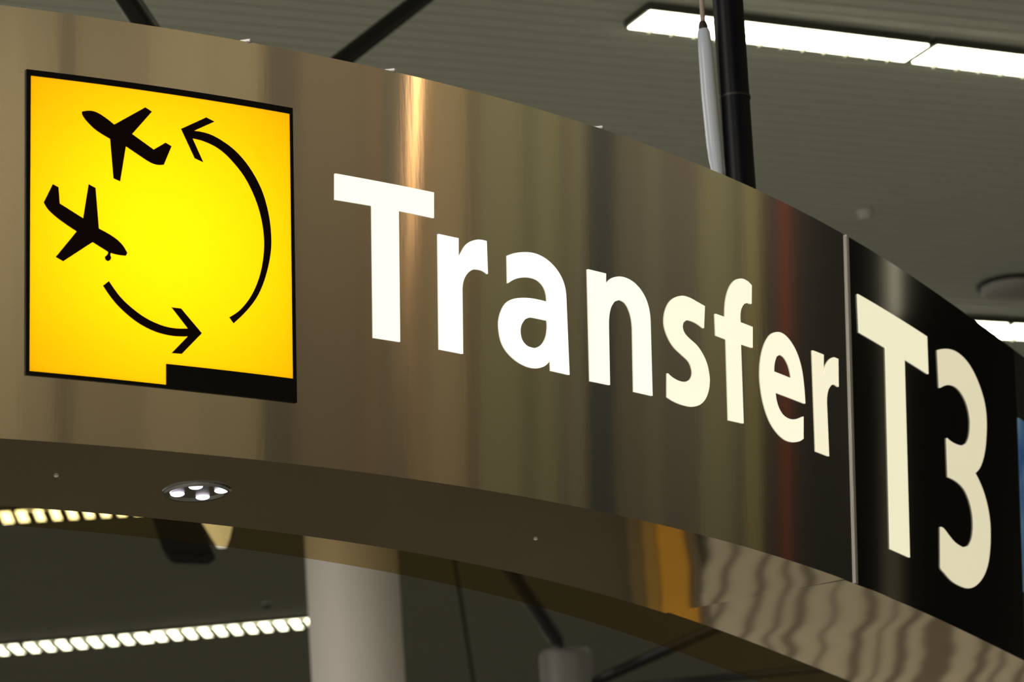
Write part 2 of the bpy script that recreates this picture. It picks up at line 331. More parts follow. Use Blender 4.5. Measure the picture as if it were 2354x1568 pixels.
GLYPH = json.loads('''{"T":[[[40.319,0.714],[43.185,0.7158],[43.175,0.6516],[42.124,0.652],[42.119,0.3283],[41.358,0.3278],[41.355,0.6516],[40.312,0.65]]],"r":[[[43.306,0.6138],[43.928,0.6138],[43.92,0.5626],[43.945,0.5672],[43.972,0.5719],[43.999,0.5765],[44.027,0.5811],[44.058,0.586],[44.088,0.5909],[44.122,0.5957],[44.161,0.6002],[44.201,0.6041],[44.245,0.6077],[44.292,0.611],[44.342,0.6139],[44.396,0.6165],[44.452,0.6186],[44.509,0.6204],[44.566,0.6217],[44.631,0.6225],[44.696,0.6228],[44.759,0.6227],[44.823,0.6225],[44.845,0.5399],[44.782,0.543],[44.712,0.5452],[44.671,0.5458],[44.629,0.5461],[44.586,0.5462],[44.542,0.546],[44.499,0.5456],[44.456,0.5451],[44.413,0.5441],[44.372,0.5427],[44.324,0.5402],[44.279,0.5373],[44.238,0.5341],[44.201,0.5306],[44.161,0.5259],[44.126,0.521],[44.096,0.516],[44.072,0.5109],[44.051,0.5044],[44.037,0.4979],[44.029,0.4914],[44.026,0.4851],[44.02,0.3266],[43.301,0.327]]],
"a":[[[45.504,0.598],[45.557,0.6006],[45.611,0.6032],[45.666,0.6057],[45.721,0.6079],[45.784,0.61],[45.847,0.6119],[45.91,0.6136],[45.974,0.6151],[46.047,0.6167],[46.121,0.6181],[46.195,0.6193],[46.268,0.6201],[46.341,0.6205],[46.413,0.6205],[46.484,0.6202],[46.553,0.6195],[46.628,0.6183],[46.702,0.6167],[46.772,0.6148],[46.84,0.6125],[46.914,0.6094],[46.986,0.6059],[47.053,0.6021],[47.116,0.5979],[47.178,0.5932],[47.235,0.5882],[47.288,0.5828],[47.335,0.5772],[47.374,0.5715],[47.408,0.5655],[47.437,0.5593],[47.46,0.5529],[47.477,0.546],[47.489,0.5389],[47.496,0.5317],[47.5,0.5245],[47.566,0.3302],[46.926,0.3302],[46.916,0.3617],[46.891,0.3574],[46.864,0.3532],[46.833,0.3492],[46.796,0.3454],[46.754,0.3419],[46.707,0.3387],[46.656,0.3358],[46.604,0.3334],[46.545,0.3312],[46.485,0.3294],[46.424,0.3282],[46.363,0.3273],[46.288,0.3268],[46.213,0.3268],[46.141,0.3272],[46.07,0.3281],[45.985,0.3296],[45.903,0.3316],[45.824,0.334],[45.749,0.3368],[45.671,0.3403],[45.598,0.3442],[45.529,0.3485],[45.465,0.3532],[45.413,0.3579],[45.365,0.363],[45.324,0.3684],[45.289,0.3742],[45.259,0.3808],[45.237,0.3878],[45.22,0.3949],[45.208,0.4021],[45.2,0.4093],[45.196,0.4166],[45.199,0.424],[45.208,0.4315],[45.223,0.4382],[45.245,0.4449],[45.273,0.4516],[45.306,0.4583],[45.337,0.4636],[45.373,0.4688],[45.415,0.4739],[45.463,0.4786],[45.512,0.4823],[45.565,0.4857],[45.622,0.4886],[45.681,0.4912],[45.746,0.4935],[45.813,0.4954],[45.881,0.497],[45.949,0.4984],[46.023,0.4998],[46.096,0.5009],[46.17,0.5019],[46.243,0.5027],[46.314,0.5032],[46.385,0.5036],[46.457,0.5038],[46.528,0.5039],[46.605,0.504],[46.683,0.504],[46.761,0.504],[46.838,0.5039],[46.836,0.5098],[46.832,0.5156],[46.824,0.5213],[46.809,0.5268],[46.79,0.5315],[46.765,0.536],[46.735,0.5402],[46.697,0.544],[46.652,0.5474],[46.6,0.5504],[46.543,0.5528],[46.482,0.5546],[46.412,0.5556],[46.338,0.556],[46.262,0.5558],[46.186,0.5552],[46.116,0.5542],[46.045,0.5527],[45.974,0.5509],[45.904,0.5488],[45.849,0.547],[45.795,0.5448],[45.742,0.5425],[45.691,0.5399],[45.643,0.5373],[45.596,0.5344],[45.551,0.5313],[45.506,0.5282]],[[46.833,0.4562],[46.751,0.4561],[46.669,0.4559],[46.587,0.4558],[46.505,0.4555],[46.442,0.4555],[46.378,0.4554],[46.314,0.4551],[46.249,0.4541],[46.198,0.4526],[46.148,0.4506],[46.099,0.4482],[46.05,0.4456],[46.013,0.4415],[45.978,0.4373],[45.947,0.4331],[45.924,0.4287],[45.906,0.4238],[45.895,0.4189],[45.891,0.414],[45.892,0.4092],[45.898,0.4042],[45.91,0.3993],[45.928,0.3947],[45.955,0.3905],[45.986,0.387],[46.025,0.3839],[46.07,0.3813],[46.12,0.3793],[46.179,0.3781],[46.242,0.3777],[46.307,0.3778],[46.374,0.3781],[46.44,0.3807],[46.504,0.3835],[46.564,0.3867],[46.617,0.3906],[46.668,0.3957],[46.711,0.4012],[46.747,0.4069],[46.777,0.4127],[46.8,0.4185],[46.816,0.4243],[46.826,0.43],[46.834,0.4358],[46.839,0.4409],[46.839,0.446],[46.837,0.4511]]],"n":[[[48.307,0.6157],[48.983,0.6177],[48.974,0.5868],[49.002,0.5908],[49.031,0.5947],[49.064,0.5985],[49.102,0.6021],[49.144,0.6054],[49.19,0.6086],[49.24,0.6114],[49.292,0.6139],[49.355,0.6163],[49.42,0.6183],[49.486,0.6199],[49.552,0.621],[49.63,0.6217],[49.707,0.6219],[49.783,0.6216],[49.855,0.6209],[49.935,0.6195],[50.012,0.6177],[50.085,0.6154],[50.153,0.6126],[50.228,0.6088],[50.299,0.6047],[50.363,0.6001],[50.423,0.5951],[50.476,0.5899],[50.522,0.5844],[50.563,0.5785],[50.598,0.5724],[50.631,0.5654],[50.657,0.5582],[50.677,0.5508],[50.692,0.5433],[50.703,0.534],[50.708,0.5245],[50.709,0.515],[50.71,0.5055],[50.728,0.3305],[50.003,0.3285],[50.008,0.4873],[50.007,0.4944],[50.002,0.5014],[49.993,0.5084],[49.981,0.5152],[49.966,0.5211],[49.948,0.527],[49.924,0.5327],[49.895,0.5381],[49.863,0.5429],[49.826,0.5476],[49.783,0.5517],[49.73,0.5553],[49.682,0.5572],[49.628,0.5584],[49.568,0.559],[49.506,0.5594],[49.295,0.5506],[49.254,0.5461],[49.214,0.5416],[49.18,0.537],[49.151,0.5323],[49.124,0.5263],[49.104,0.5203],[49.088,0.5143],[49.076,0.5083],[49.065,0.5009],[49.058,0.4935],[49.055,0.4861],[49.054,0.4788],[49.054,0.3293],[48.332,0.3272]]],
"s":[[[53.074,0.6145],[53.011,0.5538],[52.937,0.5559],[52.862,0.5579],[52.785,0.5597],[52.705,0.5611],[52.642,0.5619],[52.577,0.5623],[52.51,0.5625],[52.442,0.5625],[52.348,0.5619],[52.251,0.5606],[52.106,0.5509],[52.073,0.5442],[52.063,0.5379],[52.072,0.5339],[52.089,0.53],[52.113,0.5264],[52.144,0.5232],[52.186,0.5201],[52.236,0.5174],[52.29,0.515],[52.345,0.5127],[52.423,0.5099],[52.504,0.5073],[52.585,0.5047],[52.66,0.5016],[52.734,0.4975],[52.804,0.493],[52.868,0.4882],[52.927,0.4832],[52.982,0.4778],[53.032,0.4722],[53.076,0.4663],[53.114,0.4602],[53.145,0.4542],[53.168,0.4479],[53.187,0.4414],[53.203,0.4349],[53.213,0.43],[53.22,0.425],[53.223,0.42],[53.22,0.4149],[53.211,0.408],[53.198,0.401],[53.179,0.394],[53.152,0.387],[53.123,0.3808],[53.089,0.3745],[53.047,0.3684],[52.996,0.3623],[52.944,0.3572],[52.884,0.3522],[52.818,0.3475],[52.746,0.3433],[52.674,0.3399],[52.597,0.337],[52.518,0.3346],[52.439,0.3328],[52.344,0.3313],[52.251,0.3305],[52.158,0.3301],[52.068,0.3299],[51.968,0.3299],[51.871,0.3303],[51.775,0.331],[51.682,0.332],[51.599,0.3332],[51.519,0.3348],[51.441,0.3366],[51.364,0.3386],[51.385,0.4017],[51.437,0.3995],[51.49,0.3973],[51.545,0.3954],[51.603,0.3938],[51.672,0.3924],[51.743,0.3913],[51.817,0.3905],[51.895,0.3902],[51.961,0.3904],[52.03,0.3911],[52.099,0.3922],[52.169,0.3939],[52.272,0.398],[52.369,0.4034],[52.401,0.4073],[52.43,0.4111],[52.454,0.415],[52.47,0.4188],[52.478,0.4228],[52.478,0.4267],[52.471,0.4304],[52.459,0.434],[52.439,0.4386],[52.414,0.4431],[52.381,0.4473],[52.339,0.4509],[52.268,0.4548],[52.187,0.458],[52.103,0.4609],[52.021,0.464],[51.941,0.4671],[51.859,0.4702],[51.781,0.4734],[51.708,0.4771],[51.644,0.4813],[51.586,0.4858],[51.533,0.4907],[51.485,0.4958],[51.439,0.5015],[51.398,0.5074],[51.363,0.5136],[51.334,0.5201],[51.317,0.5253],[51.306,0.5307],[51.302,0.5363],[51.303,0.542],[51.311,0.5486],[51.325,0.5553],[51.345,0.562],[51.373,0.5688],[51.404,0.5751],[51.442,0.5815],[51.487,0.5877],[51.541,0.5938],[51.591,0.5985],[51.648,0.6029],[51.71,0.607],[51.777,0.6108],[51.846,0.6141],[51.918,0.6172],[51.993,0.6197],[52.068,0.6216],[52.149,0.6229],[52.229,0.6235],[52.308,0.6236],[52.384,0.6234],[52.478,0.6227],[52.57,0.6216],[52.66,0.6202],[52.751,0.6189],[52.832,0.6179],[52.912,0.6168],[52.993,0.6157]]],"f":[[[55.36,0.7212],[55.328,0.6696],[55.129,0.6687],[54.946,0.6607],[54.872,0.6533],[54.815,0.6459],[54.792,0.6412],[54.775,0.6365],[54.763,0.6318],[54.754,0.6273],[54.749,0.6219],[54.748,0.6167],[54.751,0.6116],[54.755,0.6065],[55.355,0.6064],[55.33,0.5488],[54.747,0.547],[54.789,0.3315],[54.092,0.3272],[54.068,0.5453],[53.586,0.5461],[53.567,0.6044],[54.041,0.6046],[54.044,0.6139],[54.049,0.6232],[54.058,0.6327],[54.073,0.6422],[54.091,0.6501],[54.115,0.658],[54.145,0.6661],[54.18,0.6741],[54.213,0.6805],[54.251,0.6869],[54.295,0.6932],[54.346,0.6996],[54.393,0.7045],[54.446,0.7094],[54.505,0.7141],[54.572,0.7185],[54.634,0.7217],[54.701,0.7245],[54.771,0.7268],[54.841,0.7285],[54.917,0.7296],[54.991,0.7299],[55.061,0.7297],[55.128,0.729],[55.193,0.7277],[55.252,0.7258],[55.307,0.7236]]],"e":[[[57.982,0.4125],[57.949,0.35],[57.887,0.3465],[57.824,0.3432],[57.758,0.3401],[57.689,0.3374],[57.601,0.3347],[57.511,0.3323],[57.422,0.3304],[57.334,0.3291],[57.229,0.3281],[57.127,0.3276],[57.03,0.3277],[56.94,0.3285],[56.82,0.3307],[56.708,0.3336],[56.605,0.3371],[56.511,0.3411],[56.405,0.3467],[56.308,0.3527],[56.22,0.3592],[56.144,0.3662],[56.066,0.3749],[55.999,0.3841],[55.941,0.3936],[55.889,0.4033],[55.844,0.4134],[55.807,0.4238],[55.776,0.4343],[55.751,0.445],[55.733,0.4545],[55.72,0.4642],[55.713,0.4739],[55.713,0.4839],[55.719,0.4946],[55.731,0.5054],[55.751,0.5163],[55.779,0.5274],[55.811,0.5373],[55.85,0.5473],[55.898,0.5574],[55.955,0.5675],[56.004,0.5751],[56.062,0.5827],[56.129,0.5903],[56.204,0.5978],[56.254,0.6021],[56.313,0.6063],[56.378,0.6101],[56.449,0.6136],[56.524,0.6167],[56.603,0.6193],[56.683,0.6212],[56.761,0.6224],[56.854,0.6229],[56.943,0.6225],[57.026,0.6215],[57.102,0.6198],[57.206,0.6166],[57.302,0.6127],[57.39,0.6084],[57.471,0.6036],[57.556,0.5978],[57.632,0.5916],[57.7,0.585],[57.761,0.578],[57.822,0.5698],[57.874,0.5612],[57.919,0.5523],[57.957,0.5432],[57.992,0.5327],[58.019,0.5218],[58.04,0.5109],[58.058,0.4998],[58.075,0.4878],[58.087,0.4757],[58.097,0.4635],[58.105,0.4513],[56.467,0.4495],[56.472,0.4444],[56.478,0.4392],[56.489,0.4342],[56.505,0.4294],[56.53,0.4238],[56.559,0.4183],[56.595,0.4131],[56.639,0.4082],[56.686,0.404],[56.74,0.4001],[56.802,0.3967],[56.874,0.3939],[56.949,0.392],[57.031,0.3907],[57.121,0.3901],[57.216,0.3902],[57.309,0.3911],[57.405,0.3928],[57.502,0.3951],[57.599,0.3978],[57.697,0.4009],[57.793,0.4045],[57.887,0.4084]],[[56.417,0.5058],[56.422,0.5118],[56.428,0.5179],[56.44,0.5239],[56.457,0.5301],[56.478,0.5352],[56.506,0.5403],[56.538,0.5454],[56.572,0.5506],[56.78,0.561],[56.847,0.5607],[56.912,0.5601],[56.971,0.5592],[57.022,0.5576],[57.089,0.5543],[57.147,0.5504],[57.197,0.5462],[57.241,0.5417],[57.277,0.537],[57.305,0.5321],[57.329,0.527],[57.351,0.5218],[57.365,0.518],[57.376,0.5141],[57.385,0.5101],[57.393,0.5061]]],"r2":[[[58.628,0.6122],[59.273,0.6142],[59.242,0.5591],[59.28,0.5662],[59.32,0.5733],[59.367,0.5804],[59.422,0.5876],[59.471,0.5931],[59.528,0.5987],[59.593,0.6041],[59.666,0.6094],[59.782,0.6157],[59.918,0.6212],[60.177,0.6223],[60.153,0.5417],[59.929,0.5441],[59.702,0.5372],[59.643,0.5326],[59.588,0.5281],[59.541,0.5236],[59.504,0.5191],[59.464,0.5122],[59.436,0.5055],[59.416,0.4989],[59.401,0.4923],[59.392,0.4851],[59.39,0.4781],[59.393,0.4711],[59.396,0.4641],[59.441,0.3301],[58.687,0.3291]]],"T_3":[[[61.549,0.8424],[66.668,0.8398],[66.686,0.7259],[64.803,0.7274],[64.768,0.1397],[63.35,0.1391],[63.427,0.7284],[61.591,0.7313]]],
"3":[[[67.571,0.82],[67.683,0.8238],[67.796,0.8276],[67.91,0.8311],[68.025,0.8344],[68.171,0.8381],[68.318,0.8417],[68.464,0.8448],[68.608,0.8474],[68.761,0.8497],[68.911,0.8515],[69.056,0.8527],[69.195,0.8534],[69.359,0.8535],[69.515,0.8531],[69.663,0.8522],[69.804,0.8507],[69.96,0.8485],[70.107,0.8458],[70.245,0.8426],[70.373,0.8389],[70.514,0.8341],[70.644,0.8287],[70.765,0.823],[70.88,0.817],[70.994,0.8104],[71.1,0.8034],[71.2,0.7962],[71.293,0.7888],[71.379,0.7812],[71.458,0.7734],[71.53,0.7654],[71.592,0.757],[71.644,0.7486],[71.687,0.7399],[71.72,0.731],[71.745,0.7218],[71.76,0.7116],[71.766,0.7012],[71.764,0.6906],[71.757,0.6798],[71.745,0.67],[71.726,0.6601],[71.703,0.6501],[71.677,0.6401],[71.655,0.6316],[71.629,0.6232],[71.599,0.6146],[71.562,0.606],[71.517,0.5967],[71.468,0.5872],[71.41,0.5777],[71.341,0.568],[71.267,0.5588],[71.185,0.5496],[71.09,0.5402],[70.979,0.5308],[70.889,0.5245],[70.784,0.5184],[70.67,0.5122],[70.55,0.5062],[70.652,0.5014],[70.751,0.4967],[70.847,0.4917],[70.937,0.4866],[71.039,0.4802],[71.137,0.4736],[71.228,0.4667],[71.31,0.4596],[71.398,0.4507],[71.479,0.4416],[71.55,0.4321],[71.613,0.4224],[71.668,0.4124],[71.715,0.402],[71.752,0.3915],[71.779,0.3807],[71.795,0.3702],[71.8,0.3595],[71.798,0.3486],[71.789,0.3376],[71.776,0.3256],[71.756,0.3136],[71.729,0.3014],[71.691,0.289],[71.644,0.2764],[71.59,0.2637],[71.522,0.2509],[71.435,0.2378],[71.348,0.2269],[71.244,0.2158],[71.124,0.2047],[70.985,0.1936],[70.854,0.1845],[70.706,0.1754],[70.543,0.1665],[70.366,0.158],[70.226,0.1519],[70.075,0.1463],[69.915,0.1411],[69.75,0.1369],[69.592,0.1339],[69.436,0.132],[69.283,0.1308],[69.136,0.1301],[68.912,0.1294],[68.694,0.1293],[68.486,0.1298],[68.292,0.1312],[68.112,0.1335],[67.948,0.1367],[67.795,0.1404],[67.645,0.1443],[67.531,0.1467],[67.412,0.149],[67.321,0.1522],[67.286,0.157],[67.369,0.278],[67.497,0.2784],[67.601,0.2774],[67.715,0.2746],[67.819,0.2714],[67.922,0.268],[68.03,0.2649],[68.157,0.2615],[68.286,0.2582],[68.421,0.2552],[68.571,0.253],[68.721,0.2517],[68.883,0.2511],[69.052,0.251],[69.226,0.2511],[69.769,0.2657],[69.863,0.2721],[69.951,0.2785],[70.029,0.2849],[70.09,0.2912],[70.154,0.2999],[70.201,0.3085],[70.236,0.3169],[70.262,0.3252],[70.282,0.3341],[70.292,0.3429],[70.292,0.3514],[70.284,0.3598],[70.267,0.3681],[70.241,0.3762],[70.207,0.384],[70.163,0.3916],[70.113,0.3987],[70.054,0.4056],[69.987,0.4121],[69.909,0.4184],[69.832,0.4236],[69.747,0.4286],[69.651,0.4332],[69.541,0.4372],[69.428,0.44],[69.303,0.4423],[69.169,0.4441],[69.03,0.4455],[68.917,0.4462],[68.797,0.4466],[68.674,0.4466],[68.549,0.4465],[68.351,0.4457],[68.147,0.4443],[68.125,0.5623],[68.283,0.5603],[68.455,0.5593],[68.581,0.5592],[68.712,0.5595],[68.847,0.5601],[68.987,0.5612],[69.107,0.5624],[69.23,0.5641],[69.356,0.5662],[69.482,0.5691],[69.695,0.5764],[69.892,0.5853],[69.975,0.5921],[70.052,0.5988],[70.117,0.6055],[70.166,0.612],[70.222,0.6229],[70.261,0.6336],[70.287,0.644],[70.305,0.6543],[70.31,0.6614],[70.305,0.6682],[70.291,0.6748],[70.269,0.6813],[70.24,0.6881],[70.203,0.6947],[70.157,0.701],[70.103,0.707],[70.041,0.7125],[69.97,0.7176],[69.89,0.7224],[69.802,0.7268],[69.718,0.7304],[69.627,0.7336],[69.527,0.7364],[69.418,0.7387],[69.325,0.7402],[69.224,0.7411],[69.116,0.7416],[69.0,0.7415],[68.889,0.7407],[68.773,0.7394],[68.653,0.7376],[68.531,0.7354],[68.314,0.7302],[68.102,0.7237],[67.98,0.7195],[67.863,0.7149],[67.748,0.7102],[67.635,0.7055]]],"frame":[[[32.56,0.8541],[39.152,0.8552],[39.206,0.1442],[36.623,0.1439],[32.563,0.147]]],"yellow":[[[32.665,0.8402],[39.073,0.8398],[39.109,0.2002],[35.877,0.2005],[35.875,0.1517],[32.644,0.1557]]],
"plane_up":[[[33.86,0.7697],[33.906,0.7712],[33.953,0.7726],[34.0,0.7736],[34.047,0.7743],[34.089,0.7744],[34.131,0.7741],[34.171,0.7734],[34.211,0.7724],[34.26,0.7706],[34.308,0.7684],[34.354,0.766],[34.399,0.7635],[34.457,0.76],[34.515,0.7564],[34.571,0.7526],[34.628,0.7488],[35.38,0.7998],[35.544,0.7917],[35.059,0.7317],[35.582,0.7016],[35.876,0.722],[36.024,0.7154],[35.833,0.669],[35.792,0.6679],[35.751,0.667],[35.71,0.6664],[35.669,0.6663],[35.623,0.6667],[35.579,0.6676],[35.536,0.6688],[35.494,0.6703],[35.441,0.6725],[35.39,0.6749],[35.34,0.6775],[35.29,0.6802],[35.194,0.6852],[35.098,0.6904],[35.003,0.6956],[34.908,0.7008],[34.769,0.616],[34.609,0.6214],[34.53,0.7136],[34.445,0.7173],[34.361,0.7211],[34.279,0.7253],[34.199,0.7298],[34.142,0.7337],[34.087,0.7381],[34.035,0.7427],[33.984,0.7475],[33.952,0.7508],[33.923,0.7543],[33.895,0.758],[33.871,0.7619],[33.861,0.7656]]],"plane_dn":[[[33.178,0.5911],[33.311,0.5853],[33.339,0.5478],[33.888,0.5191],[34.018,0.6005],[34.182,0.5934],[34.26,0.4992],[34.353,0.4954],[34.445,0.4914],[34.536,0.4872],[34.624,0.4825],[34.675,0.4793],[34.724,0.4758],[34.77,0.472],[34.813,0.4678],[34.849,0.4636],[34.881,0.4591],[34.91,0.4544],[34.939,0.4496],[34.904,0.4425],[34.855,0.4424],[34.806,0.4423],[34.758,0.4424],[34.709,0.4427],[34.667,0.4431],[34.626,0.4437],[34.585,0.4445],[34.544,0.4453],[34.535,0.4428],[34.532,0.4402],[34.541,0.4372],[34.555,0.4343],[34.527,0.4279],[34.47,0.4251],[34.413,0.4284],[34.402,0.4349],[34.435,0.4378],[34.464,0.4411],[34.476,0.4439],[34.481,0.4469],[34.113,0.4658],[33.424,0.4144],[33.246,0.4226],[33.736,0.4869],[33.632,0.4925],[33.529,0.4982],[33.428,0.5042],[33.329,0.5104],[33.263,0.5149],[33.198,0.5196],[33.137,0.5246],[33.079,0.53],[33.046,0.5338],[33.018,0.5379],[32.992,0.5422],[32.968,0.5466]]],"arc_up":[[[36.263,0.7605],[36.894,0.7971],[37.106,0.7899],[36.591,0.7605],[36.68,0.7606],[36.768,0.7604],[36.855,0.7598],[36.94,0.7586],[37.025,0.7567],[37.108,0.7542],[37.189,0.7512],[37.268,0.7478],[37.364,0.7433],[37.458,0.7385],[37.548,0.7331],[37.634,0.7272],[37.731,0.7195],[37.823,0.7112],[37.91,0.7024],[37.99,0.6932],[38.077,0.682],[38.158,0.6703],[38.232,0.6582],[38.299,0.6457],[38.354,0.6331],[38.402,0.6201],[38.442,0.6069],[38.477,0.5934],[38.505,0.5803],[38.527,0.5669],[38.543,0.5534],[38.554,0.5398],[38.559,0.5284],[38.558,0.5168],[38.552,0.5052],[38.538,0.4936],[38.515,0.4795],[38.486,0.4655],[38.45,0.4514],[38.409,0.4375],[38.366,0.4248],[38.317,0.4121],[38.262,0.3997],[38.199,0.3875],[38.135,0.3771],[38.063,0.3669],[37.986,0.3571],[37.906,0.3476],[37.825,0.3387],[37.741,0.3301],[37.654,0.3218],[37.566,0.3136],[37.457,0.3265],[37.532,0.3314],[37.605,0.3365],[37.675,0.3419],[37.74,0.3479],[37.816,0.3559],[37.887,0.3644],[37.953,0.3732],[38.013,0.3824],[38.074,0.3931],[38.129,0.4041],[38.178,0.4152],[38.221,0.4265],[38.258,0.4379],[38.29,0.4494],[38.315,0.461],[38.336,0.4726],[38.353,0.4845],[38.365,0.4964],[38.371,0.5083],[38.371,0.52],[38.364,0.5329],[38.351,0.5457],[38.331,0.5584],[38.306,0.5709],[38.274,0.5836],[38.236,0.5961],[38.191,0.6084],[38.141,0.6203],[38.081,0.6329],[38.015,0.6451],[37.944,0.6569],[37.865,0.6683],[37.785,0.6782],[37.697,0.6876],[37.605,0.6966],[37.51,0.7052],[37.439,0.7111],[37.365,0.7166],[37.287,0.7217],[37.206,0.7262],[37.123,0.7299],[37.038,0.733],[36.95,0.7357],[36.861,0.7379],[36.784,0.7394],[36.706,0.7404],[36.628,0.741],[36.548,0.7416],[36.816,0.6879],[36.6,0.6947]]],"arc_dn":[[[34.356,0.3672],[34.498,0.3792],[34.563,0.3701],[34.63,0.3612],[34.701,0.3525],[34.776,0.3443],[34.854,0.337],[34.935,0.3302],[35.021,0.3238],[35.109,0.3177],[35.188,0.3126],[35.271,0.3078],[35.356,0.3034],[35.443,0.2994],[35.527,0.2961],[35.614,0.2932],[35.702,0.2907],[35.792,0.2885],[35.867,0.2872],[35.942,0.2863],[36.019,0.2858],[36.097,0.2856],[36.176,0.2858],[36.256,0.2865],[36.336,0.2874],[36.416,0.2884],[36.01,0.3338],[36.246,0.3336],[36.761,0.281],[36.26,0.2276],[36.007,0.2267],[36.409,0.2699],[36.316,0.2687],[36.222,0.2678],[36.129,0.2672],[36.037,0.2671],[35.933,0.2677],[35.83,0.2687],[35.728,0.2702],[35.628,0.2724],[35.52,0.2755],[35.414,0.2792],[35.311,0.2834],[35.212,0.2882],[35.112,0.2939],[35.016,0.3001],[34.923,0.3068],[34.833,0.3138],[34.763,0.3196],[34.696,0.3258],[34.632,0.3322],[34.571,0.3389],[34.514,0.3457],[34.459,0.3527],[34.407,0.3599]]]}''')

# ------------------------------------------------------------------ materials


def brushed(name, color, rough, aniso, nscale=3.):
    m = bpy.data.materials.new(name)
    m.use_nodes = True
    nt = m.node_tree
    b = nt.nodes['Principled BSDF']
    b.inputs['Base Color'].default_value = (*color, 1)
    b.inputs['Metallic'].default_value = 1
    b.inputs['Roughness'].default_value = rough
    b.inputs['Anisotropic'].default_value = aniso
    b.inputs['Anisotropic Rotation'].default_value = ANISO_ROT
    tg = nt.nodes.new('ShaderNodeTangent')
    tg.direction_type = 'UV_MAP'
    tg.uv_map = 'UVMap'
    nt.links.new(tg.outputs[0], b.inputs['Tangent'])
    # hand-brushed stainless: faint lengthwise grain and weak waves in the rolled sheet
    uv = nt.nodes.new('ShaderNodeUVMap')
    uv.uv_map = 'UVMap'
    mp = nt.nodes.new('ShaderNodeMapping')
    mp.inputs['Scale'].default_value = (9, 1.1, 1)
    nz = nt.nodes.new('ShaderNodeTexNoise')
    nz.inputs['Scale'].default_value = nscale
    nz.inputs['Detail'].default_value = 3
    bp = nt.nodes.new('ShaderNodeBump')
    bp.inputs['Strength'].default_value = .02
    bp.inputs['Distance'].default_value = .004
    nt.links.new(uv.outputs[0], mp.inputs[0])
    nt.links.new(mp.outputs[0], nz.inputs['Vector'])
    nt.links.new(nz.outputs['Fac'], bp.inputs['Height'])
    nt.links.new(bp.outputs[0], b.inputs['Normal'])
    return m


ANISO_ROT = 0.25
M_STEEL = brushed('brushed_steel', (.60, .575, .50), .12, .95)
M_TRIM = mat('trim_steel', (.72, .71, .72), .35, .6)
M_BLACKFILM = mat('black_acrylic', (.007, .006, .005), .09, spec=.42)
M_FRAME = mat('black_frame', (.006, .006, .006), .4, spec=.12)
M_INK = mat('black_vinyl', (.009, .003, .003), .5, spec=.08)
M_BOX = mat('sign_body', (.16, .15, .13), .5, .5)
M_WHITEIN = mat('lightbox_white', (.6, .6, .58), .8)
M_CEIL = mat('ceiling_panel_grey', (.30, .295, .235), .7, noise=.05, nscale=1.5)
M_SLAT = mat('ceiling_slat_grey', (.80, .83, .76), .6, noise=.04, nscale=.8)
M_VOID = mat('ceiling_void_dark', (.15, .15, .13), .9)
M_FLOOR = mat('floor_stone', (.36, .36, .31), .35, noise=.15, nscale=4)
M_STRUT = mat('black_steel_paint', (.010, .010, .010), .45)
M_POLE = mat('black_pole_paint', (.004, .004, .008), .4, spec=.18)
M_COLUMN = mat('column_paint', (.78, .72, .68), .55, noise=.03, nscale=2)
M_HUB = mat('hub_grey', (.16, .155, .15), .5)
M_SLEEVE = mat('white_sleeve', (.78, .85, 1.0), .3)
M_CABLE = mat('pink_cable', (.55, .42, .38), .4)
M_RUBBER = mat('dark_rubber', (.05, .04, .03), .6)
M_HOUSING = mat('lamp_housing', (.10, .10, .085), .5)
M_LAMP = emat('strip_lamp', (1, .97, .72), 9.)
M_LAMPF = emat('strip_lamp_far', (1, .97, .66), 5.5)
M_LOUVRED = mat('louvre_grey', (.12, .12, .09), .5)
M_LOUVRE = mat('louvre_white', (.5, .5, .42), .4)

# ------------------------------------------------------------------ structure
bm = bmesh.new()
box(bm, (0, 12, -.1), (60, 60, .2))
tag(obj('floor', bm, M_FLOOR), kind='structure')

ceil_root = thing('ceiling', None, None, (0, 0, CEIL))
ceil_root['kind'] = 'structure'
bm = bmesh.new()
box(bm, (0, 12, CEIL+.25), (60, 60, .2))
rel(obj('ceiling_slab', bm, M_VOID, ceil_root), ceil_root)

# far bay: large smooth panels with a dark joint line between them
jx = at_z(1066, 1430, CEIL).x
PW, PL = 3.6, 8.0
me_p = None
for i in range(-3, 3):
    for j in range(3):
        c = Vector((jx + PW*(i+.5), 11.5 + PL*(j+.5), CEIL))
        if me_p is None:
            bm = bmesh.new()
            box(bm, (0, 0, 0), (PW-.018, PL-.018, .03))
            bevel(bm, .006, 1)
            o = obj('ceiling_panel', bm, M_CEIL, ceil_root)
            me_p = o.data
        else:
            o = bpy.data.objects.new('ceiling_panel', me_p)
            COL.objects.link(o)
            o.parent = ceil_root
        o.location = c - Vector((0, 0, CEIL)) + Vector((0, 0, .06))

# near bay: long narrow linear slats running away to the right
SA = math.radians(66)
sd = Vector((math.sin(SA), math.cos(SA), 0))
sn = Vector((-math.cos(SA), math.sin(SA), 0))
PITCH_S = .088
p_first = at_z(2354, 0, CEIL).dot(sn)
p_near = min(at_z(0, 0, CEIL).dot(sn), p_first) - 1.2
me_s = None
for k in range(int((at_z(0, 1050, CEIL).dot(sn)-p_near)/PITCH_S)):
    if me_s is None:
        bm = bmesh.new()
        vs = box(bm, (0, 0, 0), (16, PITCH_S-.013, .022))
        bevel(bm, .004, 1)
        o = obj('ceiling_slat', bm, M_SLAT, ceil_root)
        me_s = o.data
    else:
        o = bpy.data.objects.new('ceiling_slat', me_s)
        COL.objects.link(o)
        o.parent = ceil_root
    pp = p_near + k*PITCH_S
    c = sn*pp + sd*6.5
    o.location = (c.x, c.y, -.012)
    o.rotation_euler = (0, 0, math.pi/2-SA)

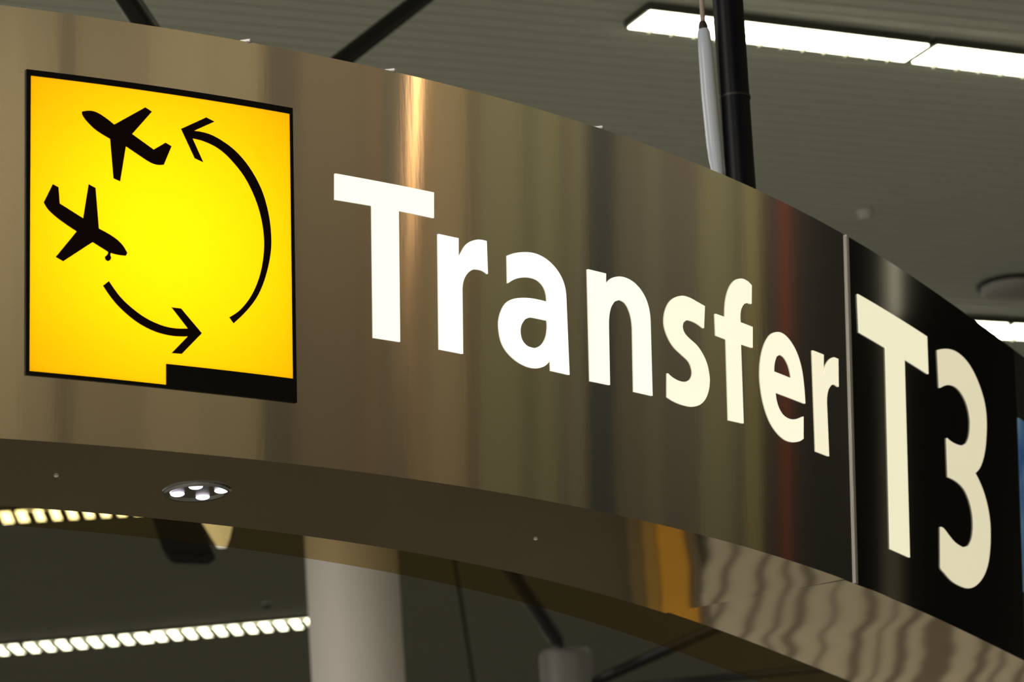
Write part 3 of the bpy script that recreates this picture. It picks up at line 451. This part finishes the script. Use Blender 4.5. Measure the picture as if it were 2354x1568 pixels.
# unseen concourse wall on the right: panels toned to shape bands mirrored in the steel
WX = 6.0
WALLP = [[-1.301,[0.2423,0.1812,0.0931]],[0.228,[0.1946,0.1441,0.0723]],[0.789,[0.0887,0.0648,0.0296]],[1.047,[0.1714,0.1248,0.0612]],[2.091,[0.2086,0.1559,0.0802]],[2.934,[0.1878,0.1413,0.0685]],[3.694,[0.0648,0.0452,0.0212]],[4.121,[0.107,0.0742,0.0343]],[4.933,[0.117,0.0762,0.0343]],[5.2,[0.0723,0.0612,0.0319]],[5.491,[0.162,0.107,0.0482]],[5.756,[0.1946,0.1384,0.0648]],[6.232,[0.0976,0.0648,0.0296]],[6.365,[0.1384,0.117,0.0513]],[6.927,[0.0931,0.0802,0.0319]],[7.062,[0.1274,0.1119,0.0482]],[7.363,[0.0887,0.0685,0.0343]],[7.501,[0.117,0.0976,0.0452]],[7.724,[0.013,0.013,0.0091]],[8.093,[0.0685,0.0545,0.0273]],[8.471,[0.0887,0.0742,0.0395]],[8.771,[0.0685,0.0513,0.0296]],[9.266,[0.1221,0.1046,0.0452]],[9.786,[0.0545,0.0452,0.0232]],[9.933,[0.162,0.1329,0.0482]],[10.207,[0.0232,0.0144,0.008]],[10.546,[0.2051,0.0296,0.006]],[10.661,[0.0194,0.0123,0.006]],[10.909,[0.0116,0.0097,0.006]],[12.29,[0.7529,0.6795,0.4564]],[12.599,[0.0116,0.0097,0.006]],[14.305,[0.0116,0.0097,0.006]]]
WG = .96
wall = thing('wall_right', None, None, (WX, 0, 0))
wall['kind'] = 'structure'
bm = bmesh.new()
box(bm, (WX+.2, 7, CEIL/2), (.2, 30, CEIL+.4))
rel(obj('wall_core', bm, M_VOID, wall), wall)
for i, (y0, c) in enumerate(WALLP[:-1]):
    y1 = WALLP[i+1][0]
    mm = mat('mirrored_tone', tuple(min(.9, v*WG) for v in c), .75, noise=.06, nscale=3, stretch=(1, 4, .3))
    bm = bmesh.new()
    box(bm, (WX+.05, (y0+y1)/2, CEIL/2+.1), (.06 + .02*(i % 2), y1-y0-.006, CEIL-.15))
    bevel(bm, .004, 1)
    rel(obj('mirrored_panel', bm, mm, wall), wall)

bm = bmesh.new()
box(bm, (0, 41, CEIL/2), (60, .3, CEIL+.3))
tag(obj('wall_back', bm, mat('far_wall', (.45, .44, .38), .8, noise=.1, nscale=1), None), kind='structure')

# low unseen wall added beyond the sign: amber and ribbed boards mirrored in the soffit
SY = 14.6
wf = thing('wall_far', None, None, (0, SY, 0))
wf['kind'] = 'structure'
bm = bmesh.new()
box(bm, (0, SY+.2, 1.5), (16, .2, 3.0))
rel(obj('wall_core', bm, mat('mirrored_brown', (.135, .115, .07), .6, noise=.2, nscale=1.5), wf), wf)


def Xf(px, Y=SY):
    return Y*(px-CX)/F


M_AMBER = mat('mirrored_amber', (.85, .42, .04), .5)
M_RIB = mat('rib_pale', (.72, .64, .49), .5)
M_RIBD = mat('rib_dark', (.26, .21, .14), .5)
bm = bmesh.new()
box(bm, ((Xf(1488)+Xf(1556))/2, SY+.06, 1.4), (Xf(1556)-Xf(1488), .06, 2.6))
bevel(bm, .01, 2)
rel(obj('mirrored_amber', bm, M_AMBER, wf), wf)
for xa, xb, cc in ((1418, 1450, (.22, .16, .07)), (1451, 1487, (.45, .27, .06)), (1557, 1584, (.20, .16, .10))):  # stepped tones put in the fade beside the mirrored amber
    bm = bmesh.new()
    box(bm, ((Xf(xa)+Xf(xb))/2, SY+.065, 1.4), (Xf(xb)-Xf(xa), .05, 2.6))
    bevel(bm, .006, 1)
    rel(obj('mirrored_fade', bm, mat('mirrored_fade', cc, .5), wf), wf)
x = 1585
k = 0
SH = math.tan(math.radians(20))


def slant(bm):
    for v in bm.verts:
        v.co.x -= SH*(v.co.z-1.75)


while x < 3000:
    w = 50 + 20*math.sin(k*1.7)
    dark = 17 + 8*math.sin(k*2.9)
    if 2060 < x < 2150:
        dark, w = 70, 40
    bm = bmesh.new()
    x0, x1 = Xf(x), Xf(x+w)
    box(bm, ((x0+x1)/2, SY+.07, 1.4), (x1-x0, .05, 2.6))
    bevel(bm, .012, 2)
    slant(bm)
    rel(obj('mirrored_rib', bm, M_RIB, wf), wf)
    bm = bmesh.new()
    x0, x1 = Xf(x+w), Xf(x+w+dark)
    box(bm, ((x0+x1)/2, SY+.095, 1.4), (x1-x0, .02, 2.6))
    slant(bm)
    rel(obj('mirrored_groove', bm, M_RIBD, wf), wf)
    x += w+dark
    k += 1

# ------------------------------------------------------------------ strip luminaires in the ceiling


def luminaire(label, a, b, width, cells, z, blade=.006, depth=.016, group='louvred strip lights in the ceiling', mlamp=M_LAMP, mbl=None):
    a = Vector(a)
    b = Vector(b)
    L = (b-a).length
    d = (b-a).normalized()
    c = (a+b)/2
    t = thing('strip_light', label, 'ceiling light', (c.x, c.y, z), math.atan2(d.y, d.x), group)
    bm = bmesh.new()
    for s in (-1, 1):
        box(bm, (0, s*(width/2+.003), .01), (L, .006, depth+.014))
        box(bm, (s*(L/2-.006), 0, .01), (.012, width, depth+.014))
    box(bm, (0, 0, .012), (L, width+.032, .008))
    obj('housing', bm, M_HOUSING, t)
    bm = bmesh.new()
    box(bm, (0, 0, -.006), (L-.024, width, .008))
    obj('diffuser', bm, mlamp, t)
    me = None
    for i in range(1, cells):
        if me is None:
            bm = bmesh.new()
            box(bm, (0, 0, 0), (blade, width, .022))
            o = obj('louvre_blade', bm, mbl, t)
            me = o.data
        else:
            o = bpy.data.objects.new('louvre_blade', me)
            COL.objects.link(o)
            o.parent = t
        o.location = (-L/2 + L*i/cells, 0, -.012)
    return t


def strip(label, pa, pb, hpx, pitchpx, blade, z=CEIL-.05, mlamp=None):
    if blade > .01:
        z = CEIL+.03
    mlamp = M_LAMPF if blade > .01 else M_LAMP
    a, b = at_z(*pa, z), at_z(*pb, z)
    mid = ((pa[0]+pb[0])/2, (pa[1]+pb[1])/2)
    n = Vector((-(b-a).y, (b-a).x, 0)).normalized()
    w = abs((at_z(mid[0], mid[1]-hpx/2, z)-at_z(mid[0], mid[1]+hpx/2, z)).dot(n))
    cells = max(2, round((pb[0]-pa[0])/pitchpx))
    return luminaire(label, a, b, w, cells, z, blade, mlamp=mlamp, mbl=M_LOUVRED if blade > .01 else M_LOUVRE)


GA = (150-42)/(2354-1465)
strip('bright louvred strip light at the upper right, left part, crossed by the black pole', (1463, 40), (2112, 40+GA*649), 44, 50, .004)
strip('bright louvred strip light at the top right corner, right of the small gap', (2120, 120), (2770, 120+GA*650), 44, 50, .004)
strip('bright strip light low at the right edge, meeting the top of the black T3 panel', (1900, 735), (2297, 757), 32, 45, .004)
strip('bright strip light at the right edge, past the gap beside the T3 panel', (2303, 758), (2700, 778), 32, 45, .004)
strip('beaded strip light beneath the sign at the left edge, upper row, short end piece', (-330, 1206), (32, 1186), 24, 37, .042)
strip('beaded strip light at the far left, upper row, disappearing behind the soffit', (36, 1185), (410, 1163), 24, 37, .042)
strip('beaded strip light at the lower left, leftmost length in the lower row', (-300, 1520), (348, 1463), 19, 35.5, .042)
strip('beaded strip light at the lower left, length that ends against the pale column', (353, 1462), (840, 1419), 19, 35.5, .042)

# ------------------------------------------------------------------ the sign
D1 = .565*S                    # soffit depth
D2 = .83*S                     # outer edge of the tinted strip
ZS = ZB*S + EYE.z              # height of the soffit
ZT = (ZB+1)*S + EYE.z
SEAM = 60.95
LEFT, RIGHT = 20., 86.
FR = GLYPH['frame'][0]
YE = GLYPH['yellow'][0]
sp = sign_pt(45, 0)
sign = thing('airport_sign', 'long curved brushed steel sign band with white Transfer lettering and a yellow pictogram', 'sign', (sp.x, sp.y, ZS))


def S_(o):
    return rel(o, sign)


hole = [(32.61, .848), (39.11, .848), (39.15, .150), (32.61, .150)]
S_(sheet('steel_face', [[(LEFT, 0), (SEAM, 0), (SEAM, 1), (LEFT, 1)], hole], M_STEEL, sign, -.003, 0, .5))
pl = [(61.0, 0), (74.75, 0), (74.86, .25), (74.86, .78), (74.76, 1), (61.0, 1)]
S_(tag(sheet('black_panel', [pl], M_BLACKFILM, sign, -.003, .0005, .5), 'glossy black panel behind the T3 lettering'))
pr = [(74.80, 0), (RIGHT, 0), (RIGHT, 1), (74.80, 1), (74.90, .78), (74.90, .25)]
S_(sheet('steel_face', [pr], M_STEEL, sign, -.003, 0, .5))
tr = [(SEAM-.075, 0), (SEAM+.075, 0), (SEAM+.075, 1), (SEAM-.075, 1)]
S_(tag(sheet('seam_trim', [tr], M_TRIM, sign, -.002, .004, .5), 'thin pale metal strip between the steel and the black panel'))

# blue illuminated panel at the far right
bl = [(74.98, .78), (77.5, .78), (77.5, .22), (74.98, .22)]
M_BLUE = emat('blue_panel', (.05, .17, .36), .35)
nt = M_BLUE.node_tree
uvn = nt.nodes.new('ShaderNodeUVMap')
uvn.uv_map = 'UVMap'
wv = nt.nodes.new('ShaderNodeTexNoise')
wv.inputs['Scale'].default_value = 5
cr = nt.nodes.new('ShaderNodeValToRGB')
cr.color_ramp.elements[0].position = .4
cr.color_ramp.elements[0].color = (.03, .10, .30, 1)
cr.color_ramp.elements[1].position = .62
cr.color_ramp.elements[1].color = (.16, .32, .42, 1)
nt.links.new(uvn.outputs[0], wv.inputs['Vector'])
nt.links.new(wv.outputs['Fac'], cr.inputs[0])
nt.links.new(cr.outputs[0], nt.nodes['Principled BSDF'].inputs['Emission Color'])
S_(tag(sheet('blue_panel', [bl], M_BLUE, sign, 0, .003, .5), 'blue lit panel just past the black panel'))

# body behind the face: top lid and back sheet
bm = bmesh.new()
N = 120
prev = None
for i in range(N+1):
    th = LEFT + (RIGHT-LEFT)*i/N
    a = sign_pt(th, 1, -.004)
    b = plan_pt(th, D1-.01, ZT-.004)
    c = plan_pt(th, D1-.01, ZS+.004)
    a2 = Vector((a.x, a.y, ZT-.004))
    cur = [bm.verts.new(v) for v in (a2, b, c)]
    if prev:
        bm.faces.new((prev[0], cur[0], cur[1], prev[1]))
        bm.faces.new((prev[1], cur[1], cur[2], prev[2]))
    prev = cur
S_(autosmooth(obj('back_casing', bm, M_BOX, sign), 50))


def soffit(name, t0, t1, d0, d1, z0, thick, m, tilt=0., step=.5, nr=8):
    bm = bmesh.new()
    uvl = bm.loops.layers.uv.new('UVMap')
    n = max(2, int((t1-t0)/step))
    G_ = {}
    for i in range(n+1):
        for j in range(nr+1):
            for k in (0, 1):
                th = t0+(t1-t0)*i/n
                d = d0+(d1-d0)*j/nr
                G_[i, j, k] = bm.verts.new(plan_pt(th, d, z0 + tilt*(d-d0) + k*thick))
    def fc(q, uvs):
        f = bm.faces.new(q)
        f.smooth = True
        for l, u in zip(f.loops, uvs):
            l[uvl].uv = u
    for i in range(n):
        for j in range(nr):
            u = [((i+a)/n*(t1-t0)*.13, (j+b)/nr) for a, b in ((0, 0), (0, 1), (1, 1), (1, 0))]
            fc([G_[i, j, 0], G_[i, j+1, 0], G_[i+1, j+1, 0], G_[i+1, j, 0]], u)
            fc([G_[i, j, 1], G_[i+1, j, 1], G_[i+1, j+1, 1], G_[i, j+1, 1]], u)
    for i in range(n):
        for j in (0, nr):
            fc([G_[i, j, 0], G_[i+1, j, 0], G_[i+1, j, 1], G_[i, j, 1]], [(0, 0)]*4)
    for i in (0, n):
        for j in range(nr):
            fc([G_[i, j, 0], G_[i, j+1, 0], G_[i, j+1, 1], G_[i, j, 1]], [(0, 0)]*4)
    me = bpy.data.meshes.new(name)
    bmesh.ops.recalc_face_normals(bm, faces=bm.faces[:])
    for e in bm.edges:
        e.smooth = e.calc_face_angle(0) < math.radians(30)
    bm.to_mesh(me)
    bm.free()
    return link(name, me, m, sign)


def mirror_steel(name, rough, wob, wscale, col=(.55, .50, .42)):
    m = bpy.data.materials.new(name)
    m.use_nodes = True
    nt = m.node_tree
    b = nt.nodes['Principled BSDF']
    b.inputs['Base Color'].default_value = (*col, 1)
    b.inputs['Metallic'].default_value = 1
    b.inputs['Roughness'].default_value = rough
    uv = nt.nodes.new('ShaderNodeUVMap')
    uv.uv_map = 'UVMap'
    mp = nt.nodes.new('ShaderNodeMapping')
    mp.inputs['Scale'].default_value = (1.6, .8, 1)
    nz = nt.nodes.new('ShaderNodeTexNoise')
    nz.inputs['Scale'].default_value = wscale
    nz.inputs['Detail'].default_value = 0
    bp = nt.nodes.new('ShaderNodeBump')
    bp.inputs['Strength'].default_value = 1
    bp.inputs['Distance'].default_value = wob
    nt.links.new(uv.outputs[0], mp.inputs[0])
    nt.links.new(mp.outputs[0], nz.inputs['Vector'])
    nt.links.new(nz.outputs['Fac'], bp.inputs['Height'])
    nt.links.new(bp.outputs[0], b.inputs['Normal'])
    return m


M_SOF = mirror_steel('soffit_steel', .055, .0015, 1.3)
M_SOF2 = mirror_steel('soffit_steel_wavy', .06, .0026, 1.1)
JT = 60.3
S_(soffit('soffit_panel', LEFT, JT, 0, D1, ZS, .003, M_SOF))
S_(tag(soffit('soffit_panel', JT, RIGHT, 0, D1, ZS-.0015, .003, M_SOF2, tilt=.012), 'wavy mirror-like soffit panel beneath the T3 panel'))

# stand-in see-through strip tinting a warm darker band behind the soffit
M_TINT = bpy.data.materials.new('amber_tint')
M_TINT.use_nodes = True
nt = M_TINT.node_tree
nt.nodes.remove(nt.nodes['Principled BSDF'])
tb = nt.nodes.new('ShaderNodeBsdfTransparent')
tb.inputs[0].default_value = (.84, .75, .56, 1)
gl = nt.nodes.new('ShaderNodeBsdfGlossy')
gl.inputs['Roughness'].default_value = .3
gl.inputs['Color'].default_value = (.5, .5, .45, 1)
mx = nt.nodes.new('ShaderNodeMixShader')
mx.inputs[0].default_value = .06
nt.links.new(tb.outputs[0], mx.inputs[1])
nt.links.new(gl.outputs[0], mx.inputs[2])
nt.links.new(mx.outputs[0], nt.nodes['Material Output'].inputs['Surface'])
S_(tag(soffit('tinted_strip', LEFT, RIGHT, D1+.002, D2, ZS+.02, .004, M_TINT, nr=2), 'amber tinted see-through stand-in for a warm darker band behind the soffit'))

# yellow pictogram window: translucent sheet in front of a small light box
M_YEL = bpy.data.materials.new('yellow_translucent')
M_YEL.use_nodes = True
nt = M_YEL.node_tree
nt.nodes.remove(nt.nodes['Principled BSDF'])
tl = nt.nodes.new('ShaderNodeBsdfTranslucent')
tl.inputs[0].default_value = (1, .50, .0015, 1)
gl = nt.nodes.new('ShaderNodeBsdfGlossy')
gl.inputs['Roughness'].default_value = .25
gl.inputs['Color'].default_value = (.5, .5, .5, 1)
mx = nt.nodes.new('ShaderNodeMixShader')
mx.inputs[0].default_value = .012
nt.links.new(tl.outputs[0], mx.inputs[1])
nt.links.new(gl.outputs[0], mx.inputs[2])
nt.links.new(mx.outputs[0], nt.nodes['Material Output'].inputs['Surface'])
# one single skin so that light passes it once
yo = sheet('yellow_window', [YE], M_YEL, sign, .0015, .0030, .25)
b2 = bmesh.new()
b2.from_mesh(yo.data)
nf = [f for f in b2.faces]
half = len(b2.verts)//2
b2.verts.ensure_lookup_table()
bmesh.ops.delete(b2, geom=[v for v in b2.verts if v.index >= half], context='VERTS')
b2.to_mesh(yo.data)
b2.free()
S_(tag(yo, 'backlit bright yellow window with black airplanes and arrows'))
fo = S_(tag(sheet('window_frame', [FR, YE], M_FRAME, sign, 0, .0045, .5), 'black border round the yellow window, thicker at its lower right'))
for nm, key, lb in (('airplane_symbol', 'plane_up', 'climbing black airplane symbol'),
                    ('airplane_symbol', 'plane_dn', 'descending black airplane symbol with a nose wheel'),
                    ('arrow_symbol', 'arc_up', 'long curved black arrow pointing to the upper left'),
                    ('arrow_symbol', 'arc_dn', 'short curved black arrow pointing to the right')):
    o = sheet(nm, GLYPH[key], M_INK, yo, .0032, .0042, .5)
    tag(o, lb)

# light box behind the window
ctr = sign_pt(35.87, .497, 0)
nrm = (sign_pt(35.87, .497, .1)-ctr).normalized()
zu = (Vector((0, 0, 1)) - nrm*nrm.z).normalized()
xr = zu.cross(nrm).normalized()
Rm = Matrix((xr, zu, nrm)).transposed()
hw, hh, dp = .35, .36, .34
bm = bmesh.new()
q = [(-hw, -hh), (hw, -hh), (hw, hh), (-hw, hh)]
fr = [bm.verts.new(ctr + Rm @ Vector((a, b, -.035))) for a, b in q]
bk = [bm.verts.new(ctr + Rm @ Vector((a, b, -dp))) for a, b in q]
for i in range(4):
    bm.faces.new((fr[i], fr[(i+1) % 4], bk[(i+1) % 4], bk[i]))
bm.faces.new(bk)
S_(obj('light_box', bm, M_WHITEIN, sign))
la = bpy.data.lights.new('window_lamp', 'AREA')
la.shape = 'RECTANGLE'
la.size, la.size_y = .46, .46
la.energy = LAMP_W
la.color = (1, .97, .9)
lo = bpy.data.objects.new('window_lamp', la)
COL.objects.link(lo)
lo.matrix_world = Matrix.Translation(ctr - nrm*(dp-.02)) @ (Matrix((xr, -zu, -nrm)).transposed()).to_4x4()
lo.parent = sign
lo.matrix_parent_inverse = sign.matrix_world.inverted()

# white acrylic letters slightly proud of the steel; backlight falloff put in per letter
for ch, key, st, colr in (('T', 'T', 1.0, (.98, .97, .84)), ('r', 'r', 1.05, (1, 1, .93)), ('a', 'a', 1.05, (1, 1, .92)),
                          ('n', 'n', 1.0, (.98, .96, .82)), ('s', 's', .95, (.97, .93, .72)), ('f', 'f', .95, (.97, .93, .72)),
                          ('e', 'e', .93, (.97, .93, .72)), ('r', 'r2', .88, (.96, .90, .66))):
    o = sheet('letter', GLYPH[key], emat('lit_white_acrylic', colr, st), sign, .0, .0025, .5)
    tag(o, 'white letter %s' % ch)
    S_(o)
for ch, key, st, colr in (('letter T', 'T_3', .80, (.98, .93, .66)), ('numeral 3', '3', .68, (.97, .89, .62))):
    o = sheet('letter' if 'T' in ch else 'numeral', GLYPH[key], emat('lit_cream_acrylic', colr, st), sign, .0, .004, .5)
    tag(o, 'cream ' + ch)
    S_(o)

# small screws in the soffit, clips on the top edge
for th, d in ((34.55, .27), (49.39, .284)):
    bm = bmesh.new()
    bmesh.ops.create_uvsphere(bm, u_segments=16, v_segments=8, radius=.0045)
    bmesh.ops.scale(bm, vec=(1, 1, .6), verts=bm.verts[:])
    bmesh.ops.translate(bm, vec=plan_pt(th, d*S, ZS-.001), verts=bm.verts[:])
    S_(obj('screw', bm, mat('screw_nylon', (.95, .95, .95), .4), sign, True))
for th in (38.0, 42.0, 48.9):
    bm = bmesh.new()
    box(bm, sign_pt(th, 1.003, -.006), (.022, .012, .008), Matrix.Rotation(math.radians(th-90+40), 3, 'Z'))
    bevel(bm, .002, 1)
    S_(obj('edge_clip', bm, M_TRIM, sign))

# ------------------------------------------------------------------ LED downlight in the soffit
dc = plan_pt(38.43, .30*S, ZS)
dl = thing('downlight', 'small round chrome downlight with four white lamps in the steel soffit', 'light', (dc.x, dc.y, dc.z))
RD = .067
bm = bmesh.new()
prof = [(.72, -.001), (.80, -.004), (.92, -.006), (1.0, -.002), (1.0, .002)]
rings = [[bm.verts.new((RD*r*math.cos(a*math.pi/24), RD*r*math.sin(a*math.pi/24), z)) for a in range(48)] for r, z in prof]
for r0, r1 in zip(rings, rings[1:]):
    for i in range(48):
        bm.faces.new((r0[i], r0[(i+1) % 48], r1[(i+1) % 48], r1[i]))
obj('bezel', bm, mat('chrome_dark', (.35, .35, .38), .12, 1.), dl, True)
bm = bmesh.new()
bmesh.ops.create_cone(bm, cap_ends=True, segments=48, radius1=RD*.74, radius2=RD*.74, depth=.002)
obj('face_plate', bm, mat('chrome_plate', (.16, .15, .14), .35, 1.), dl)
M_LED = emat('led_white', (.93, .85, 1), 2.2)
for px, py in ((408, 1136), (450, 1119), (509, 1128), (466, 1143)):
    p = at_z(px, py, ZS-.003) - dc
    bm = bmesh.new()
    bmesh.ops.create_uvsphere(bm, u_segments=20, v_segments=10, radius=.0135)
    bmesh.ops.scale(bm, vec=(1, 1, .35), verts=bm.verts[:])
    bmesh.ops.translate(bm, vec=(p.x, p.y, -.003), verts=bm.verts[:])
    obj('lamp', bm, M_LED, dl, True)

# ------------------------------------------------------------------ black pole with its white sleeve
PY = 7.55
p0, p1 = at(1708, 520, PY), at(1671, -30, PY)
d = (p1-p0).normalized()
pt = p0 + d*((CEIL-p0.z)/d.z)
pb = p0 + d*((ZT+.002-p0.z)/d.z)
pole = thing('hanging_pole', 'thick glossy black pole rising behind the sign at the upper right', 'pole', pb)
R_P = 37/F*PY*1.02
bm = bmesh.new()
tube(bm, [pb, p1, pt], [R_P]*3, 40)
rel(autosmooth(obj('shaft', bm, M_POLE, pole)), pole)
bm = bmesh.new()
c = at(1689, 226, PY)
tube(bm, [c-d*.003, c+d*.003], [R_P*1.03]*2, 40)
rel(autosmooth(obj('cable_tie', bm, M_STRUT, pole)), pole)

SYY = PY-.02
sl = thing('cable_sleeve', 'white plastic cable sleeve strapped along the left side of the black pole', 'cable', at(1650, 395, SYY))
k = SYY/F
bm = bmesh.new()
pts = [(1652, 420), (1649, 390), (1645, 362), (1641, 330), (1630, 220), (1622, 120), (1618, 75), (1617, 68)]
rad = [15, 15.5, 17.5, 18.5, 19, 18, 15.5, 13]
tube(bm, [at(x, y, SYY) for x, y in pts], [r*k for r in rad], 32)
rel(autosmooth(obj('sleeve', bm, M_SLEEVE, sl), 60), sl)
bm = bmesh.new()
tube(bm, [at(1617, 75, SYY), at(1616, 58, SYY), at(1615, 50, SYY)], [12*k, 11*k, 8*k], 24)
rel(autosmooth(obj('grommet', bm, M_RUBBER, sl), 60), sl)
bm = bmesh.new()
ct = at(1612, -20, SYY)
tube(bm, [at(1616, 60, SYY), at(1614, 20, SYY), ct, ct + (at(1607, -120, SYY)-ct)*6], [6*k]*4, 16)
rel(autosmooth(obj('cable', bm, M_CABLE, sl), 60), sl)

# ------------------------------------------------------------------ black struts of the roof truss, pipe column
def strut(label, a, b, r, group='black roof truss struts'):
    a, b = Vector(a), Vector(b)
    c = (a+b)/2
    t = thing('truss_strut', label, 'strut', c, 0, group)
    d = (b-a).normalized()
    bm = bmesh.new()
    tube(bm, [a+d*.10, b-d*.10], [r, r], 28)
    rel(autosmooth(obj('tube', bm, M_STRUT, t)), t)
    for e, s in ((a, 1), (b, -1)):
        bm = bmesh.new()
        tube(bm, [e, e+d*s*.02, e+d*s*.10], [r*.55, r*.6, r], 28)
        rel(autosmooth(obj('end_cone', bm, M_STRUT, t), 20), t)
    return t


hubT = at(1300, 1500, 16)
k1 = at(268, -40, 9.4)
strut('long black strut crossing behind the sign from the upper left corner to the grey hub', k1 + (k1-hubT).normalized()*2.6, hubT + (k1-hubT).normalized()*.13, .034)
h1 = k1 + (hubT-k1)*.30
b2_ = at(980, -12, 12.0)
strut('black strut slanting up to the right above the steel sign at top centre', at(520, 345, 11.4), b2_ + (b2_-at(560, 312, 11.4)).normalized()*.14, .032)
strut('thin black strut rising right from the grey hub below the wavy soffit', at(1352, 1574, 15.98), at(2120, 1232, 14.9), .026)
strut('thin dark strut at the bottom edge right of the grey hub, nearly level', at(1362, 1588, 15.9), at(2260, 1500, 14.7), .018)
hc = thing('pipe_hub', 'short blurred grey cylinder at the bottom centre where the black struts meet', 'post', (hubT.x, hubT.y, 0))
RH = 63/F*16
bm = bmesh.new()
zt = at(1300, 1497, 16).z
tube(bm, [(hubT.x, hubT.y, 0), (hubT.x, hubT.y, zt-.03), (hubT.x, hubT.y, zt-.008), (hubT.x, hubT.y, zt)], [RH, RH, RH*.97, RH*.9], 40)
rel(autosmooth(obj('shaft', bm, M_HUB, hc), 60), hc)

# pale round column below the sign
CYY = 16.6
c0 = at(826, 1600, CYY)
RC = 109/F*CYY
colm = thing('round_column', 'pale beige round column under the steel sign left of centre', 'column', (c0.x, c0.y, 0))
bm = bmesh.new()
tube(bm, [(c0.x, c0.y, 0), (c0.x, c0.y, CEIL-.02)], [RC, RC], 64)
rel(autosmooth(obj('shaft', bm, M_COLUMN, colm)), colm)
bm = bmesh.new()
tube(bm, [(c0.x, c0.y, 0), (c0.x, c0.y, .15), (c0.x, c0.y, .16)], [RC+.02, RC+.02, RC], 64)
rel(autosmooth(obj('base_ring', bm, M_TRIM, colm)), colm)

# hanging dark spotlight with a cream cone beside it, brightened by a weak glow
YH = 13.0
kk = YH/F
ct = at(425, 1190, YH)
sp_ = thing('hanging_spotlight', 'blurred dark hanging spotlight with a cream reflector just below the steel soffit', 'light', (ct.x, ct.y, at(425, 1275, YH).z))
bm = bmesh.new()
vs = []
for dy in (0, .16):
    for x, y in ((325, 1120), (455, 1120), (470, 1240), (488, 1262), (470, 1277), (388, 1274), (372, 1262)):
        vs.append(bm.verts.new(at(x, y, YH) + Vector((0, dy, 0))))
n = 7
bm.faces.new(vs[:n])
bm.faces.new(vs[n:][::-1])
for i in range(n):
    bm.faces.new((vs[i], vs[(i+1) % n], vs[n+(i+1) % n], vs[n+i]))
bevel(bm, .006, 2)
rel(obj('housing', bm, mat('spot_dark', (.006, .006, .005), .6, spec=.15), sp_), sp_)
bm = bmesh.new()
tube(bm, [at(500, 1120, YH), at(501, 1200, YH), at(509, 1240, YH), at(510, 1258, YH)], [50*kk, 37*kk, 20*kk, 11*kk], 32)
rel(autosmooth(obj('reflector', bm, emat('cream_cone_glow', (.9, .84, .60), .62), sp_), 60), sp_)
bm = bmesh.new()
tt = at(420, 1125, YH)
tube(bm, [tt, (tt.x, tt.y, CEIL)], [.012, .012], 16)
rel(obj('stem', bm, M_STRUT, sp_, True), sp_)


def disc(name, label, cat, px, py, rad, z=CEIL-.03, m=None, drop=.03):
    p = at_z(px, py, z)
    t = thing(name, label, cat, p)
    bm = bmesh.new()
    tube(bm, [(p.x, p.y, z), (p.x, p.y, z-drop*.6), (p.x, p.y, z-drop)], [rad, rad*.97, rad*.8], 40)
    rel(autosmooth(obj('housing', bm, m, t), 50), t)
    bm = bmesh.new()
    tube(bm, [(p.x, p.y, z+.002), (p.x, p.y, z-.012)], [rad*1.12, rad*1.08], 40)
    rel(autosmooth(obj('rim', bm, M_SLAT if rad < .1 else M_STRUT, t), 50), t)
    return t


disc('ceiling_speaker', 'round grey ceiling fixture with a dark rim at the right edge above the T3 panel', 'ceiling fixture', 2325, 655, .15, m=mat('fixture_grey', (.55, .53, .52), .5), drop=.05)
disc('smoke_detector', 'small pale smoke detector on the slatted ceiling above the seam of the sign', 'detector', 1987, 486, .034, m=mat('detector_white', (.8, .78, .7), .5), drop=.04)
disc('sprinkler_head', 'tiny dark sprinkler head on the smooth ceiling left of the pale column', 'sprinkler', 613, 1386, .025, z=CEIL+.045, m=M_STRUT, drop=.03)

# unseen tube lamps added on the right wall for streaks mirrored in the sign
wl = thing('streak_lamp', 'unseen warm orange tube added to mirror as a streak in the steel face', 'lamp', (WX-.01, 5.62, 5.5))
bm = bmesh.new()
tube(bm, [(WX-.09, 5.62, 5.35), (WX-.09, 5.62, 6.1)], [.016, .016], 20)
rel(obj('tube', bm, emat('warm_tube', (1, .50, .14), 14), wl, True), wl)
bm = bmesh.new()
box(bm, (WX-.02, 5.62, 5.72), (.04, .10, .86))
bevel(bm, .005, 1)
rel(obj('back_plate', bm, M_TRIM, wl), wl)
wl = thing('streak_lamp', 'unseen pale upright tube added to mirror as a streak in the black T3 panel', 'lamp', (WX-.01, 12.45, 5.5))  # added out of view for the pale streak in the black panel
bm = bmesh.new()
tube(bm, [(WX-.09, 12.45, 5.55), (WX-.09, 12.45, 6.3)], [.05, .05], 20)
rel(obj('tube', bm, emat('pale_tube', (1, .93, .66), 2.2), wl, True), wl)
bm = bmesh.new()
box(bm, (WX-.02, 12.45, 5.92), (.04, .14, .86))
bevel(bm, .005, 1)
rel(obj('back_plate', bm, M_TRIM, wl), wl)
